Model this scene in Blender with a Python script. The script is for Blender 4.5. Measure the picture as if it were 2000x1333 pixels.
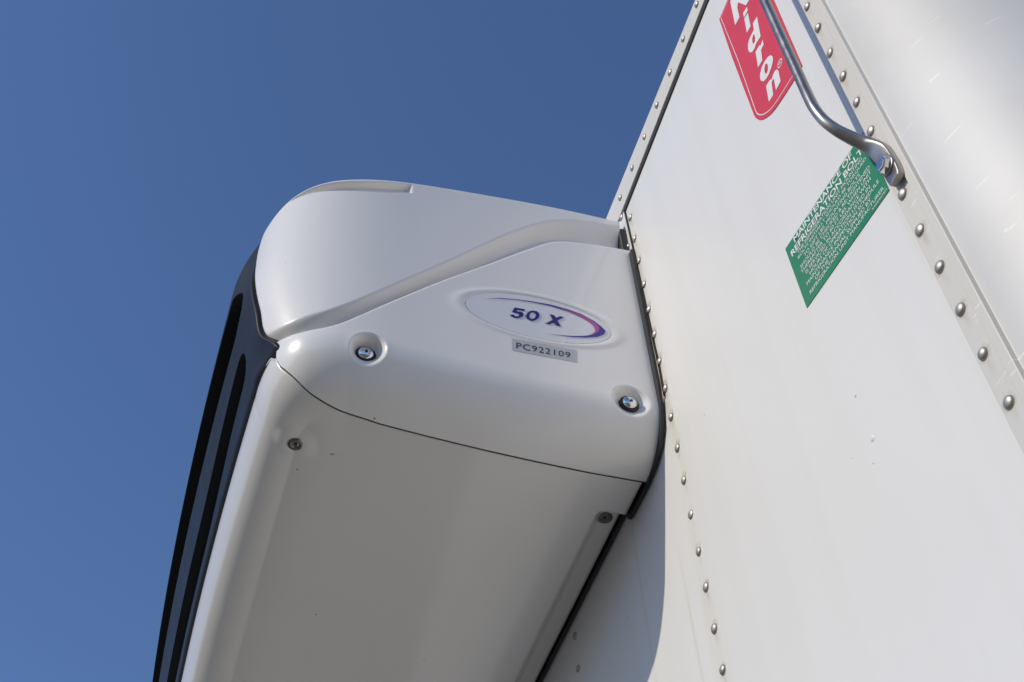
import bpy, bmesh, math, random
import numpy as np
from mathutils import Matrix, Vector

# ------------------------------------------------------------------ scene, camera, light
for o in list(bpy.data.objects):
    bpy.data.objects.remove(o, do_unlink=True)
scene = bpy.context.scene
COL = scene.collection
Z0 = 1.6            # eye height; everything below is measured in (h, n, u):
                    # h along the front wall, n out from the wall, u up from eye level

cam_data = bpy.data.cameras.new('camera')
cam_data.sensor_width = 36.0
cam_data.lens = 36.0 * 2492.0 / 2000.0
cam_data.clip_start = 0.02
cam_data.clip_end = 3000.0
cam = bpy.data.objects.new('camera', cam_data)
COL.objects.link(cam)
right = Vector((-0.28303, -0.95809, -0.04412)).normalized()
fwd = Vector((0.60290, -0.21348, 0.76872)).normalized()
right = (right - fwd * right.dot(fwd)).normalized()
upv = right.cross(fwd)
cam.matrix_world = Matrix(((right.x, upv.x, -fwd.x, 0.0),
                           (right.y, upv.y, -fwd.y, 0.6),
                           (right.z, upv.z, -fwd.z, Z0),
                           (0, 0, 0, 1)))
scene.camera = cam

SUN = Vector((-0.20, 1.0, 0.60)).normalized()       # towards the sun
world = bpy.data.worlds.new('World')
scene.world = world
world.use_nodes = True
nt = world.node_tree
nt.nodes.clear()
sky = nt.nodes.new('ShaderNodeTexSky')
sky.sky_type = 'NISHITA'
sky.sun_disc = False
sky.sun_elevation = math.asin(SUN.z)
sky.sun_rotation = math.atan2(SUN.x, SUN.y)
sky.altitude = 300.0
sky.air_density = 1.0
sky.dust_density = 0.4
sky.ozone_density = 3.0
bg = nt.nodes.new('ShaderNodeBackground')
bg.inputs['Strength'].default_value = 0.15
wo = nt.nodes.new('ShaderNodeOutputWorld')
hs_ = nt.nodes.new('ShaderNodeHueSaturation')
hs_.inputs['Saturation'].default_value = 1.10
hs_.inputs['Hue'].default_value = 0.507
nt.links.new(sky.outputs[0], hs_.inputs['Color'])
nt.links.new(hs_.outputs[0], bg.inputs[0])
nt.links.new(bg.outputs[0], wo.inputs[0])

sun_data = bpy.data.lights.new('sun', 'SUN')
sun_data.energy = 2.62
sun_data.angle = math.radians(0.55)
sun_data.color = (1.0, 0.905, 0.745)
sun = bpy.data.objects.new('sun', sun_data)
COL.objects.link(sun)
sun.location = (0, 4, 8)
sun.rotation_euler = (-SUN).to_track_quat('-Z', 'Y').to_euler()

vs = scene.view_settings
vs.view_transform = 'Standard'
vs.look = 'None'
vs.exposure = 0.0
vs.gamma = 1.0
vs.use_curve_mapping = False

rng = np.random.default_rng(7)
random.seed(7)
# ------------------------------------------------------------------ measured outlines (metres)
SIGN_OUTLINE=[(0.6884, 1.7213), (0.6914, 1.6132), (0.6915, 1.5264), (0.6913, 1.4462), (0.6899, 1.4367), (0.6855, 1.4253), (0.6799, 1.4166), (0.6722, 1.4084), (0.6612, 1.3997), (0.6491, 1.3936), (0.6281, 1.3872), (0.6065, 1.3814), (0.5828, 1.3772), (0.5818, 1.4634), (0.5798, 1.5604)]
SIGN_LINE=[(0.6838, 1.7164), (0.6824, 1.5803), (0.6856, 1.4477), (0.6851, 1.4404), (0.6824, 1.4318), (0.6782, 1.424), (0.6735, 1.4178), (0.6663, 1.4107), (0.6587, 1.4047), (0.6495, 1.4004), (0.6284, 1.394), (0.6063, 1.3888), (0.586, 1.3846)]
SIGN_LETTERS={'K': [[(0.6524, 1.7065), (0.6614, 1.6477), (0.6473, 1.6446), (0.6436, 1.6693), (0.6384, 1.6743), (0.6263, 1.6395), (0.6163, 1.6369), (0.612, 1.6544), (0.6276, 1.6697), (0.6352, 1.6856), (0.6313, 1.7049), (0.6481, 1.7053)]], 'i_dot': [[(0.6259, 1.6335), (0.6271, 1.6251), (0.6391, 1.6272), (0.6376, 1.6379)]], 'i': [[(0.6286, 1.621), (0.6337, 1.5901), (0.6452, 1.5927), (0.6397, 1.6241)]], 'd': [[(0.6155, 1.5823), (0.6238, 1.5406), (0.6376, 1.5445), (0.6431, 1.5425), (0.6497, 1.545), (0.6535, 1.5501), (0.6552, 1.5563), (0.6552, 1.563), (0.6525, 1.5698), (0.6476, 1.5741), (0.6402, 1.5747), (0.6309, 1.5729), (0.6276, 1.5864)], [(0.6332, 1.5658), (0.6342, 1.5562), (0.6373, 1.5514), (0.6416, 1.5522), (0.6424, 1.5586), (0.6401, 1.565), (0.6362, 1.5668)]], 'r': [[(0.6231, 1.5284), (0.6245, 1.5181), (0.6328, 1.5189), (0.6381, 1.4997), (0.6507, 1.5026), (0.644, 1.5334), (0.6323, 1.5312), (0.6314, 1.5268)]], 'o': [[(0.621, 1.4811), (0.6187, 1.4747), (0.6189, 1.4688), (0.6219, 1.4643), (0.6281, 1.4608), (0.6366, 1.4592), (0.6447, 1.4607), (0.6511, 1.4656), (0.6549, 1.4741), (0.6543, 1.4823), (0.6501, 1.488), (0.6436, 1.4912), (0.635, 1.4905), (0.6261, 1.4865)], [(0.6333, 1.4819), (0.6322, 1.475), (0.635, 1.4685), (0.6391, 1.4661), (0.6421, 1.4692), (0.6424, 1.4755), (0.6401, 1.4813), (0.6362, 1.4841)]], 'n': [[(0.6205, 1.4415), (0.6188, 1.4354), (0.6227, 1.4145), (0.6361, 1.4158), (0.6319, 1.4366), (0.6337, 1.4399), (0.6382, 1.4384), (0.6439, 1.4173), (0.6559, 1.4202), (0.6498, 1.451), (0.6377, 1.4472), (0.6368, 1.4432), (0.6307, 1.4459), (0.6242, 1.4454)]]}
SIGN_REG=[(0.6124, 1.4417), (0.607, 1.4413), (0.6084, 1.4391)]
FIVE=[(0.2094, 1.457), (0.1938, 1.4576), (0.1945, 1.4537), (0.2055, 1.4528), (0.207, 1.4481), (0.2043, 1.4491), (0.1999, 1.4495), (0.197, 1.4479), (0.1967, 1.4443), (0.1983, 1.4392), (0.2017, 1.4356), (0.2067, 1.4332), (0.2121, 1.4328), (0.2158, 1.4345), (0.2177, 1.4372), (0.2118, 1.4395), (0.2108, 1.4373), (0.2081, 1.4369), (0.2054, 1.4379), (0.2031, 1.441), (0.2032, 1.4443), (0.2056, 1.4452), (0.2083, 1.4445), (0.2097, 1.4439), (0.2142, 1.445)]
ZERO=[[(0.1934, 1.4415), (0.1913, 1.4489), (0.1871, 1.4553), (0.182, 1.4584), (0.1759, 1.4588), (0.1726, 1.4556), (0.1718, 1.4508), (0.1735, 1.4444), (0.1772, 1.4383), (0.1823, 1.4342), (0.1878, 1.4337), (0.192, 1.4362)], [(0.188, 1.4432), (0.1863, 1.4496), (0.1834, 1.4535), (0.18, 1.4545), (0.1777, 1.4528), (0.1776, 1.449), (0.1793, 1.4434), (0.182, 1.4397), (0.1848, 1.438), (0.1875, 1.4392)]]
EX=[(0.1559, 1.4584), (0.1493, 1.4579), (0.1464, 1.4525), (0.1399, 1.4583), (0.1338, 1.4581), (0.1449, 1.4467), (0.1407, 1.4343), (0.1473, 1.4339), (0.1506, 1.4403), (0.1576, 1.4338), (0.1647, 1.4335), (0.1521, 1.4461)]
PURPLE=[(0.2546, 1.4624), (0.2332, 1.472), (0.2065, 1.4774), (0.1795, 1.4805), (0.1525, 1.4818), (0.1256, 1.4789), (0.1057, 1.4738), (0.0863, 1.4634), (0.0751, 1.4525), (0.0705, 1.4448), (0.0739, 1.4363), (0.0844, 1.4281), (0.1039, 1.42), (0.1243, 1.415), (0.1443, 1.4123), (0.1655, 1.4104), (0.1443, 1.4133), (0.1241, 1.4174), (0.1036, 1.4241), (0.0908, 1.4311), (0.0825, 1.4401), (0.0797, 1.448), (0.0829, 1.4562), (0.0917, 1.4637), (0.106, 1.4706), (0.1259, 1.4757), (0.1527, 1.4786), (0.1797, 1.4783), (0.2065, 1.4759), (0.2333, 1.4704)]
PINK=[(0.1036, 1.4241), (0.0908, 1.4311), (0.0825, 1.4401), (0.0797, 1.448), (0.0829, 1.4562), (0.0917, 1.4637), (0.106, 1.4706), (0.1259, 1.4757), (0.1528, 1.4784), (0.1261, 1.474), (0.1063, 1.467), (0.0935, 1.4591), (0.0875, 1.4507), (0.0863, 1.443), (0.089, 1.4361), (0.095, 1.4292)]
TAG=[(0.2161, 1.3853), (0.1201, 1.3873), (0.1225, 1.3603), (0.2173, 1.3586)]
TAG_TEXT=[(0.2107, 1.3777), (0.1306, 1.3794), (0.1317, 1.3667), (0.2114, 1.3642)]

# ------------------------------------------------------------------ helpers
def P(h, n, u):
    return (h, n, u + Z0)

def link(name, me, mat=None, parent=None):
    o = bpy.data.objects.new(name, me)
    COL.objects.link(o)
    if me is not None and mat is not None and len(me.materials) == 0:
        me.materials.append(mat)
    if parent is not None:
        o.parent = parent
    return o

def thing(name, label, cat, group=None):
    o = link(name, None)
    o['label'] = label
    o['category'] = cat
    if group:
        o['group'] = group
    return o

def mesh(name, verts, faces, smooth=True):
    me = bpy.data.meshes.new(name)
    me.from_pydata([tuple(map(float, v)) for v in verts], [], [tuple(f) for f in faces])
    me.update()
    if smooth:
        me.polygons.foreach_set('use_smooth', [True] * len(me.polygons))
    return me

def grid_faces(nr, nc, flip=False, base=0, keep=None):
    f = []
    for i in range(nr - 1):
        for j in range(nc - 1):
            if keep is not None and not keep[i, j]:
                continue
            a = base + i * nc + j
            q = (a, a + 1, a + nc + 1, a + nc)
            f.append(q[::-1] if flip else q)
    return f

def grid(name, V, flip=False, keep=None):
    nr, nc = V.shape[:2]
    vv = V.reshape(-1, 3).copy()
    vv[:, 2] += Z0
    me = mesh(name, vv, grid_faces(nr, nc, flip, 0, keep))
    if keep is not None:
        bm = bmesh.new(); bm.from_mesh(me)
        loose = [v for v in bm.verts if not v.link_faces]
        bmesh.ops.delete(bm, geom=loose, context='VERTS')
        bm.to_mesh(me); bm.free()
    return me

def box_mesh(name, h0, h1, n0, n1, u0, u1, bevel=0.0):
    bm = bmesh.new()
    bmesh.ops.create_cube(bm, size=1.0)
    for v in bm.verts:
        v.co = P(h0 + (v.co.x + .5) * (h1 - h0), n0 + (v.co.y + .5) * (n1 - n0), u0 + (v.co.z + .5) * (u1 - u0))
    if bevel > 0:
        bmesh.ops.bevel(bm, geom=bm.edges[:], offset=bevel, segments=2, affect='EDGES', profile=0.5)
    me = bpy.data.meshes.new(name)
    bm.to_mesh(me); bm.free()
    return me

def prism(name, loops, to3d, back=None):
    """flat filled shape (first loop outer, others holes); back: second mapping for a solid with sides"""
    bm = bmesh.new()
    edges = []
    rings = []
    for lp in loops:
        vs_ = [bm.verts.new(to3d(x, y)) for x, y in lp]
        rings.append(vs_)
        for i in range(len(vs_)):
            edges.append(bm.edges.new((vs_[i], vs_[(i + 1) % len(vs_)])))
    bmesh.ops.triangle_fill(bm, use_beauty=True, edges=edges)
    if back is not None:
        for lp, ring in zip(loops, rings):
            b = [bm.verts.new(back(x, y)) for x, y in lp]
            for i in range(len(b)):
                j = (i + 1) % len(b)
                bm.faces.new((ring[i], ring[j], b[j], b[i]))
    bmesh.ops.recalc_face_normals(bm, faces=bm.faces[:])
    me = bpy.data.meshes.new(name)
    bm.to_mesh(me); bm.free()
    return me

def face_towards(me, d):
    d = Vector(d)
    if sum((p.normal.dot(d) * p.area) for p in me.polygons) < 0:
        me.flip_normals()
    return me

def lathe(prof, seg=24):
    """prof: (radius, height) along local +Z"""
    V = []; F = []
    for r, z in prof:
        for k in range(seg):
            a = 2 * math.pi * k / seg
            V.append((r * math.cos(a), r * math.sin(a), z))
    for i in range(len(prof) - 1):
        for k in range(seg):
            k2 = (k + 1) % seg
            F.append((i * seg + k, i * seg + k2, (i + 1) * seg + k2, (i + 1) * seg + k))
    return V, F

def lathe_mesh(name, prof, seg=24, cap_top=True):
    V, F = lathe(prof, seg)
    if cap_top:
        F.append(tuple((len(prof) - 1) * seg + k for k in range(seg)))
    return mesh(name, V, F)

def place(o, pos, axis, spin=0.0):
    q = Vector(axis).to_track_quat('Z', 'Y')
    o.rotation_mode = 'QUATERNION'
    from mathutils import Quaternion
    o.rotation_quaternion = q @ Quaternion((0, 0, 1), spin)
    o.location = P(*pos)
    return o

def text_geo(body, bold=0.0, shear=0.0, space=1.0):
    cu = bpy.data.curves.new('txt', 'FONT')
    cu.body = body
    cu.offset = bold
    cu.shear = shear
    cu.space_character = space
    cu.resolution_u = 3
    o = bpy.data.objects.new('txt', cu)
    COL.objects.link(o)
    dg = bpy.context.evaluated_depsgraph_get()
    ev = o.evaluated_get(dg)
    m = ev.to_mesh()
    V = np.array([v.co[:2] for v in m.vertices], dtype=float)
    F = [tuple(p.vertices) for p in m.polygons]
    ev.to_mesh_clear()
    bpy.data.objects.remove(o, do_unlink=True)
    bpy.data.curves.remove(cu)
    lo, hi = V.min(0), V.max(0)
    return (V - lo) / (hi - lo), F, (hi - lo)

def smst(a, b, x):
    t = np.clip((x - a) / (b - a), 0, 1)
    return t * t * (3 - 2 * t)

# ------------------------------------------------------------------ materials
def new_mat(name):
    m = bpy.data.materials.new(name)
    m.use_nodes = True
    t = m.node_tree
    return m, t, t.nodes['Principled BSDF']

def node(t, kind, **kw):
    n = t.nodes.new(kind)
    for k, v in kw.items():
        setattr(n, k, v)
    return n

def noise(t, scale, detail=4, rough=.5, vec=None):
    n = node(t, 'ShaderNodeTexNoise')
    n.inputs['Scale'].default_value = scale
    n.inputs['Detail'].default_value = detail
    n.inputs['Roughness'].default_value = rough
    if vec is not None:
        t.links.new(vec, n.inputs['Vector'])
    return n

def ramp(t, fac, stops):
    r = node(t, 'ShaderNodeValToRGB')
    el = r.color_ramp.elements
    while len(el) < len(stops):
        el.new(0.5)
    for e, (p, c) in zip(el, stops):
        e.position = p
        e.color = (c, c, c, 1) if not isinstance(c, tuple) else (*c, 1)
    t.links.new(fac, r.inputs['Fac'])
    return r

def mix(t, fac, a, b):
    m = node(t, 'ShaderNodeMix', data_type='RGBA')
    for sock, val in ((m.inputs[0], fac), (m.inputs[6], a), (m.inputs[7], b)):
        if isinstance(val, (int, float)):
            sock.default_value = val
        elif isinstance(val, tuple):
            sock.default_value = (*val, 1)
        else:
            t.links.new(val, sock)
    return m.outputs[2]

def math_n(t, op, a, b=None, c=None):
    m = node(t, 'ShaderNodeMath', operation=op)
    for s, v in zip(m.inputs, (a, b, c)):
        if v is None:
            continue
        if isinstance(v, (int, float)):
            s.default_value = v
        else:
            t.links.new(v, s)
    return m.outputs[0]

def bump(t, p, height, strength, dist):
    b = node(t, 'ShaderNodeBump')
    b.inputs['Strength'].default_value = strength
    b.inputs['Distance'].default_value = dist
    t.links.new(height, b.inputs['Height'])
    t.links.new(b.outputs[0], p.inputs['Normal'])
    return b

def coords(t, scale=(1, 1, 1), rot=(0, 0, 0)):
    g = node(t, 'ShaderNodeNewGeometry')
    mp = node(t, 'ShaderNodeMapping')
    mp.inputs['Scale'].default_value = scale
    mp.inputs['Rotation'].default_value = rot
    t.links.new(g.outputs['Position'], mp.inputs['Vector'])
    return mp.outputs[0]

def xyz(t):
    g = node(t, 'ShaderNodeNewGeometry')
    s = node(t, 'ShaderNodeSeparateXYZ')
    t.links.new(g.outputs['Position'], s.inputs[0])
    return s.outputs

def speck(t, scale, thr, vec=None, lo=.35):
    """sparse small specks: voronoi cells, few of them kept"""
    v = node(t, 'ShaderNodeTexVoronoi')
    v.inputs['Scale'].default_value = scale
    if vec is not None:
        t.links.new(vec, v.inputs['Vector'])
    sep = node(t, 'ShaderNodeSeparateColor')
    t.links.new(v.outputs['Color'], sep.inputs[0])
    pick = math_n(t, 'GREATER_THAN', sep.outputs[0], thr)
    size = math_n(t, 'MULTIPLY', sep.outputs[1], lo)
    dot = math_n(t, 'LESS_THAN', v.outputs['Distance'], size)
    return math_n(t, 'MULTIPLY', pick, dot)

def shell_paint(name, base, rough, coat=.25):
    m, t, p = new_mat(name)
    pos = coords(t)
    n1 = noise(t, 3.0, 5, .55, pos)
    n2 = noise(t, 16.0, 6, .65, pos)
    dirt = math_n(t, 'MULTIPLY', ramp(t, n1.outputs[0], [(.30, 0), (.85, 1)]).outputs[0], n2.outputs[0])
    c = mix(t, math_n(t, 'MULTIPLY', dirt, .35), base, (base[0] * .86, base[1] * .83, base[2] * .77))
    sp = speck(t, 38.0, .88, pos, .06)
    c = mix(t, math_n(t, 'MULTIPLY', sp, .85), c, (.09, .08, .07))
    sp2 = speck(t, 95.0, .95, pos, .11)
    c = mix(t, math_n(t, 'MULTIPLY', sp2, .25), c, (.32, .29, .25))
    t.links.new(c, p.inputs['Base Color'])
    r = ramp(t, n2.outputs[0], [(.2, rough - .02), (.85, rough + .05)])
    t.links.new(r.outputs[0], p.inputs['Roughness'])
    p.inputs['Coat Weight'].default_value = coat
    p.inputs['Coat Roughness'].default_value = .07
    bump(t, p, noise(t, 9.0, 2, .5, pos).outputs[0], .12, .006)
    return m

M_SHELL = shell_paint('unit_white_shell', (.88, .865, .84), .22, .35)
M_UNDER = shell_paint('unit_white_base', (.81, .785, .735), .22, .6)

def rivet_grime_shadow(t, c, hc, u0, pitch, amt=.75):
    """brown rim, with dirt drip and faint shadow painted below every rivet of a column"""
    X = xyz(t)
    v = math_n(t, 'DIVIDE', math_n(t, 'SUBTRACT', X[2], u0 + Z0), pitch)
    fr = math_n(t, 'SUBTRACT', v, math_n(t, 'ROUND', v))
    dv = math_n(t, 'MULTIPLY', fr, pitch)
    dx = math_n(t, 'SUBTRACT', X[0], hc)
    d = math_n(t, 'SQRT', math_n(t, 'ADD', math_n(t, 'MULTIPLY', dx, dx), math_n(t, 'MULTIPLY', dv, dv)))
    nz = noise(t, 130.0, 4, .6, coords(t))
    nb = noise(t, 11.0, 3, .6, coords(t))
    def mr(x, a, b):
        k = node(t, 'ShaderNodeMapRange', interpolation_type='SMOOTHSTEP')
        t.links.new(x, k.inputs[0]); k.inputs[1].default_value = a; k.inputs[2].default_value = b
        return k.outputs[0]
    ring = math_n(t, 'MULTIPLY', mr(d, .0115, .0060), mr(nz.outputs[0], .30, .62))
    drip_shadow = math_n(t, 'MULTIPLY', mr(math_n(t, 'ABSOLUTE', math_n(t, 'ADD', dx, math_n(t, 'MULTIPLY', math_n(t, 'SUBTRACT', nz.outputs[0], .5), .006))), .0055, .0010),
                 math_n(t, 'MULTIPLY', mr(dv, .0, -.006), mr(dv, -.034, -.008)))
    g = math_n(t, 'MAXIMUM', ring, math_n(t, 'MULTIPLY', drip_shadow, .55))  # streak below also carries the rivet's faint shadow, painted in
    g = math_n(t, 'MULTIPLY', g, mr(nb.outputs[0], .30, .60))
    return mix(t, math_n(t, 'MULTIPLY', g, amt), c, (.40, .335, .235))

def wall_paint():
    m, t, p = new_mat('wall_white_paint')
    pos = coords(t)
    X = xyz(t)
    base = (.80, .795, .778)
    big = noise(t, 2.2, 4, .5, pos)
    c = mix(t, ramp(t, big.outputs[0], [(.35, 0), (.75, .35)]).outputs[0], base, (.77, .765, .745))
    vs_n = noise(t, 4.0, 5, .6, coords(t, (5.0, 1, .16)))
    c = mix(t, ramp(t, vs_n.outputs[0], [(.45, 0), (.8, .55)]).outputs[0], c, (.745, .735, .70))
    # grime that gathers round the rivet columns and the joints, running down
    st = noise(t, 9.0, 5, .65, coords(t, (3.0, 1, .55)))
    for hc, wd, amt in ((.530, .030, .8), (1.066, .030, .75), (1.117, .006, .8), (1.240, .006, .9)):
        d = math_n(t, 'ABSOLUTE', math_n(t, 'SUBTRACT', X[0], hc))
        k = node(t, 'ShaderNodeMapRange', interpolation_type='SMOOTHSTEP')
        t.links.new(d, k.inputs[0])
        k.inputs[1].default_value = wd
        k.inputs[2].default_value = 0.0
        g = math_n(t, 'MULTIPLY', k.outputs[0], ramp(t, st.outputs[0], [(.38, 0), (.72, 1)]).outputs[0])
        c = mix(t, math_n(t, 'MULTIPLY', g, amt), c, (.66, .61, .50))
    c = rivet_grime_shadow(t, c, 1.0655, .8496, .0597)
    sp = speck(t, 30.0, .95, pos, .06)
    c = mix(t, math_n(t, 'MULTIPLY', sp, .6), c, (.25, .23, .2))
    sc = noise(t, 60.0, 3, .6, coords(t, (1, 1, .35), (0, .5, 0)))
    mk = ramp(t, sc.outputs[0], [(.735, 0), (.76, 1)]).outputs[0]
    c = mix(t, math_n(t, 'MULTIPLY', mk, .35), c, (.55, .54, .52))
    t.links.new(c, p.inputs['Base Color'])
    p.inputs['Roughness'].default_value = .38
    p.inputs['Coat Weight'].default_value = .2
    p.inputs['Coat Roughness'].default_value = .08
    hsum = math_n(t, 'ADD', noise(t, 5.0, 2, .5, pos).outputs[0], math_n(t, 'MULTIPLY', speck(t, 14.0, .9, pos, .10), .12))
    bump(t, p, hsum, .25, .006)
    return m
M_WALL = wall_paint()

def post_metal():
    m, t, p = new_mat('scuffed_white_aluminium')
    pos = coords(t)
    big = noise(t, 3.5, 5, .6, pos)
    c = mix(t, ramp(t, big.outputs[0], [(.35, 0), (.72, .8)]).outputs[0], (.66, .66, .655), (.59, .58, .55))
    X = xyz(t)
    fl = math_n(t, 'GREATER_THAN', X[0], .5031)
    fz = noise(t, 7.0, 4, .6, coords(t, (1, 1, .4)))
    c = mix(t, math_n(t, 'MULTIPLY', fl, ramp(t, fz.outputs[0], [(.25, .15), (.7, .65)]).outputs[0]), c, (.70, .665, .58))
    c = rivet_grime_shadow(t, c, .5298, .7225, .0594)
    # light scratches, short and slanting
    w = None
    for rot, scl in ((.95, (20, 20, 170)), (1.25, (17, 17, 140)), (.55, (24, 24, 200))):
        a = noise(t, 1.0, 2, .5, coords(t, scl, (rot, rot * .7, 0)))
        s = ramp(t, a.outputs[0], [(.735, 0), (.747, 1)]).outputs[0]
        w = s if w is None else math_n(t, 'MAXIMUM', w, s)
    c = mix(t, math_n(t, 'MULTIPLY', w, .8), c, (.82, .81, .78))
    sp = speck(t, 24.0, .93, pos, .07)
    c = mix(t, math_n(t, 'MULTIPLY', sp, .6), c, (.25, .23, .2))
    t.links.new(c, p.inputs['Base Color'])
    p.inputs['Metallic'].default_value = .12
    p.inputs['Roughness'].default_value = .54
    bump(t, p, noise(t, 6.0, 3, .5, pos).outputs[0], .2, .004)
    return m
M_POST = post_metal()

def plain(name, col, rough=.5, metal=0.0, spec=None, var=.12, vscale=25.0, coat=0.0):
    m, t, p = new_mat(name)
    pos = coords(t)
    n = noise(t, vscale, 5, .6, pos)
    c = mix(t, n.outputs[0], tuple(x * (1 - var) for x in col), tuple(min(1, x * (1 + var)) for x in col))
    t.links.new(c, p.inputs['Base Color'])
    r = ramp(t, n.outputs[0], [(.3, max(.02, rough - .06)), (.75, min(1, rough + .08))])
    t.links.new(r.outputs[0], p.inputs['Roughness'])
    p.inputs['Metallic'].default_value = metal
    p.inputs['Coat Weight'].default_value = coat
    return m

M_RIVET = plain('aluminium_rivet', (.46, .43, .39), .50, .9, vscale=60)
M_STEEL = plain('dull_steel', (.40, .37, .34), .36, 1.0, var=.2, vscale=55)
M_STEEL_DK = plain('weathered_steel', (.20, .17, .14), .40, 1.0, var=.35, vscale=120)
M_CHROME = plain('polished_bolt', (.78, .76, .74), .14, 1.0, vscale=80)
M_RUBBER = plain('black_rubber', (.012, .012, .012), .55, vscale=40)
M_SEAL = plain('black_sealant', (.018, .017, .016), .6, vscale=40)
M_GASKET = plain('dark_gasket', (.020, .021, .022), .5, var=.5, vscale=18)
M_GRILLE = plain('black_satin_plastic', (.016, .017, .018), .42, vscale=30)
M_GRILLE.node_tree.nodes['Principled BSDF'].inputs['Specular IOR Level'].default_value = .16
M_CAVITY = plain('grille_cavity', (.006, .006, .006), .8)
M_RED = plain('red_print', (.70, .040, .066), .42, var=.04, coat=.2)
M_WHITEPRINT = plain('white_print', (.80, .80, .80), .45, var=.03)
M_GREEN = plain('green_print', (.014, .225, .098), .42, var=.08, coat=.2)
M_BLUE = plain('navy_print', (.022, .012, .20), .4, var=.03)
M_PURPLE = plain('violet_print', (.050, .030, .30), .4, var=.05)
M_PINK = plain('pink_print', (.55, .08, .36), .4, var=.05)
M_EMBLEM = plain('white_emblem', (.78, .79, .82), .16, var=.02, coat=.4)
M_TAG = plain('grey_label', (.52, .53, .57), .4, .0, var=.04)
M_INK = plain('black_ink', (.012, .013, .03), .5, var=.05)

def ground_mat():
    m, t, p = new_mat('pale_concrete_yard')
    pos = coords(t)
    a = noise(t, .35, 6, .6, pos)
    b = noise(t, 18.0, 6, .7, pos)
    c = mix(t, a.outputs[0], (.135, .125, .11), (.20, .185, .165))
    c = mix(t, math_n(t, 'MULTIPLY', b.outputs[0], .4), c, (.10, .095, .085))
    t.links.new(c, p.inputs['Base Color'])
    p.inputs['Roughness'].default_value = .85
    bump(t, p, b.outputs[0], .4, .01)
    return m

# ------------------------------------------------------------------ setting
gm = mesh('ground', [(-1500, -1500, 0), (1500, -1500, 0), (1500, 1500, 0), (-1500, 1500, 0)], [(0, 1, 2, 3)], False)
g = link('ground', gm, ground_mat())
g['kind'] = 'structure'

# unseen ring of hills, added to block the bright low sky
def hill_screen():
    m, t, p = new_mat('hill_screen_green')
    n = noise(t, .06, 8, .7, coords(t))
    t.links.new(mix(t, n.outputs[0], (.035, .045, .018), (.10, .085, .05)), p.inputs['Base Color'])
    p.inputs['Roughness'].default_value = .9
    K = 160
    rows = [(70, -.02), (85, .35), (105, .8), (140, 1.0), (200, .9), (320, -.02)]
    V = []
    for r, f in rows:
        for k in range(K):
            a = 2 * math.pi * k / K
            hgt = 21 + 4 * math.sin(3 * a + 1) + 3 * math.sin(7 * a) + 1.6 * math.sin(17 * a + 2) + 1.2 * math.sin(31 * a)
            rr = r * (1 + .05 * math.sin(5 * a + .7))
            V.append((rr * math.cos(a), rr * math.sin(a), hgt * f))
    F = [(i * K + k, i * K + (k + 1) % K, (i + 1) * K + (k + 1) % K, (i + 1) * K + k) for i in range(len(rows) - 1) for k in range(K)]
    o = link('hill_screen', face_towards(mesh('hill_screen', V, F), (0, 0, 1)), m)
    o['kind'] = 'structure'
hill_screen()

# ------------------------------------------------------------------ truck body
HC0, HC1 = .323, 3.44           # outer faces of the two sides
UB = -.72                       # underside of the box
RTOP = 1.846                    # where the roof rail starts to round over
truck = thing('truck_body', 'white riveted box body of a refrigerated truck with scuffed rounded corner', 'truck')

def seal_u(h):
    return 1.807 - .0571 * (h - .697)

# front wall: one flat painted sheet with a folded core
fw = link('front_panel', box_mesh('front_panel', .500, HC1 - .18, -.06, 0.0, UB, 1.80), M_WALL, truck)

rivet_me = None
def rivet_mesh():
    r, z = .0062, .0034
    prof = [(r * 1.0, -.001), (r * 1.0, .0004)]
    for k in range(1, 6):
        a = k / 6 * math.pi / 2
        prof.append((r * math.cos(a), .0004 + z * math.sin(a)))
    prof.append((.0004, .0004 + z))
    return lathe_mesh('rivet', prof, 18)
rivet_me = rivet_mesh()
def rivet(h, u, parent, n=0.0, s=1.0, mat=M_RIVET):
    o = link('rivet', rivet_me, mat, parent)
    j = rng.normal(0, .0006, 2)
    place(o, (h + j[0], n, u + j[1]), (rng.normal(0, .06), 1, rng.normal(0, .06)))
    q = rng.normal(0, .035, 2)
    o.scale = (s * (1 + q[0]), s * (1 + q[0]), s * (1 + 2.5 * q[1]))
    return o

for u in (1.7447, 1.6833, 1.6247, 1.5618, 1.4999, 1.4394, 1.3787, 1.3196, 1.2603, 1.2018, 1.1431, 1.0831, 1.0223, .9661, .907, .8496, .790, .731):
    rivet(1.0655, u, fw)
for k in range(7):
    rivet(1.4970, 1.2176 - .0605 * (k - 1), fw)

# paint blisters on the sheet that catch the sun
M_BLISTER = plain('glossy_paint_bead', (.82, .82, .81), .07, var=.02, coat=.6)
bl = lathe_mesh('paint_blister', [(.0030, -.0002), (.0028, .0001), (.0022, .0005), (.0012, .0008), (.0002, .0009)], 14)
for h, u, k in ((.6977, .8511, 1.3), (.7079, .8297, .8), (.9803, 1.1798, .7), (.735, .862, .45)):
    o = link('paint_blister', bl, M_BLISTER, fw)
    place(o, (h, 0, u), (0, 1, 0)); o.scale = (k, k, k)

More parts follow.
